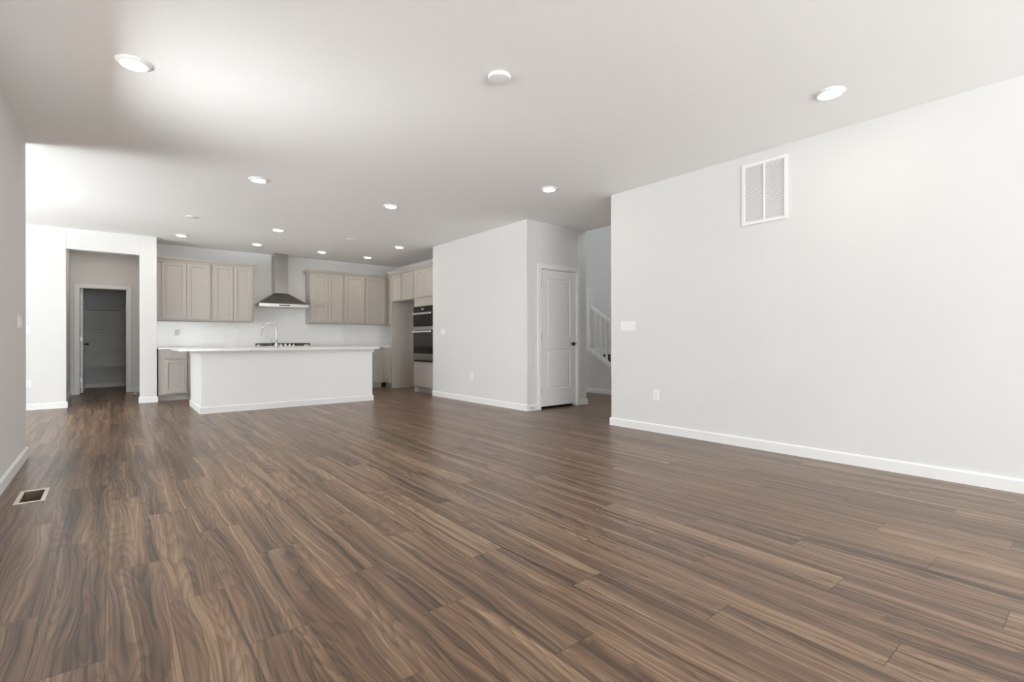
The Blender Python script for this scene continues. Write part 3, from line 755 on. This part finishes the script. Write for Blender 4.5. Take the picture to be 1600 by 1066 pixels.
# spring door stop on the closet baseboard, small white lump on the passage floor
bm = bmesh.new(); lathe(bm, [(.012, -.001), (.012, -.006), (.007, -.008), (.006, -.055), (.010, -.057), (.010, -.068), (.006, -.071)], 16, 'Y')
o = tag(obj('door_stop', bm, 'hinge', smooth=True), 'small metal door stop on the baseboard at the closet corner', 'door stop'); o.location = (4.665, YD-BT, .048)
bm = bmesh.new(); bmesh.ops.create_icosphere(bm, subdivisions=2, radius=.024)
for v in bm.verts: v.co = Vector((v.co.x*(1+random.uniform(-.25, .25)), v.co.y*(1+random.uniform(-.25, .25)), max(-.018, v.co.z*(1+random.uniform(-.3, .2)))))
o = tag(obj('white_lump', bm, 'lump'), 'small white lump on the dark floor beside the pantry passage', 'lump'); o.location = (.336, 11.72, .0185)

# ================================================================== STAIRS
SXF = 7.20                                  # face of the stair knee wall
def zs(y): return .826 + (y-6.46)*.655      # top line of the stringer cap
YS0 = 5.30
bm = bmesh.new(); prism(bm, [(YS0, 0), (8.38, 0), (8.38, zs(6.52)-.07), (6.52, zs(6.52)-.07), (YS0, zs(YS0)-.07)], 'X', SXF, SXF+.10)
struct('wall_stair_knee', bm, 'wall', 'low sloping wall below the white stair stringer', 'wall')
baseboard('baseboard_stairs', [(SXF, 8.38), (SXF, YS0)], 'white baseboard below the stairs')
e = thing('staircase', 'dark carpeted stair flight rising behind the white balusters', 'stairs', (SXF+.10, 0, 0))
rise, run, n = .178, .27, 4
zl = rise*n
for k in range(n-1):
    obj('step', boxes((.002, 8.298-SXF-.10, 6.60-run*(n-1-k)-.02, 8.38, rise*k+.001, rise*(k+1))), 'carpet', e, bevel=.01)
obj('landing', boxes((.002, 8.298-SXF-.10, 6.60-.02, 8.38, rise*(n-1)+.001, zl)), 'carpet', e, bevel=.01)
obj('skirt_board', boxes((8.284-SXF-.10, 8.298-SXF-.10, 6.60, 8.38, zl+.001, zl+.14)), 'trim', e)
r = thing('stair_railing', 'white stair railing with newel post descending behind the right wall end', 'railing', (SXF, 0, 0))
yl = 5.42
bm = bmesh.new(); prism(bm, [(yl, zs(yl)-.069), (6.515, zs(6.515)-.069), (6.515, zs(6.515)), (yl, zs(yl))], 'X', -.02, .12); obj('stringer_cap', bm, 'trim', r, bevel=.004)
bm = boxes((.005, .095, 6.516, 6.606, zl*0+.80, 1.95), (-.008, .108, 6.503, 6.619, 1.95, 1.975), (-.018, .118, 6.493, 6.629, 1.975, 2.0), (-.004, .104, 6.507, 6.615, 2.0, 2.018),
           (-.004, .104, 6.507, 6.615, .80, .90))
obj('newel_post', bm, 'trim', r, bevel=.004)
def zr_(y): return 1.652 + (y-6.46)*.655
bm = bmesh.new(); prism(bm, [(yl, zr_(yl)-.060), (6.516, zr_(6.516)-.060), (6.516, zr_(6.516)), (yl, zr_(yl))], 'X', .018, .082); obj('handrail', bm, 'trim', r, bevel=.008)
y = 6.385
while y > yl+.05:
    obj('baluster', boxes((.034, .066, y-.016, y+.016, zs(y)-.014, zr_(y)-.05)), 'trim', r); y -= .122
# unseen lamp added above the opening's head to brighten the pantry passage
copy_tree(first, (-.08, 11.75, H), 'unseen recessed light added to brighten the pantry passage')
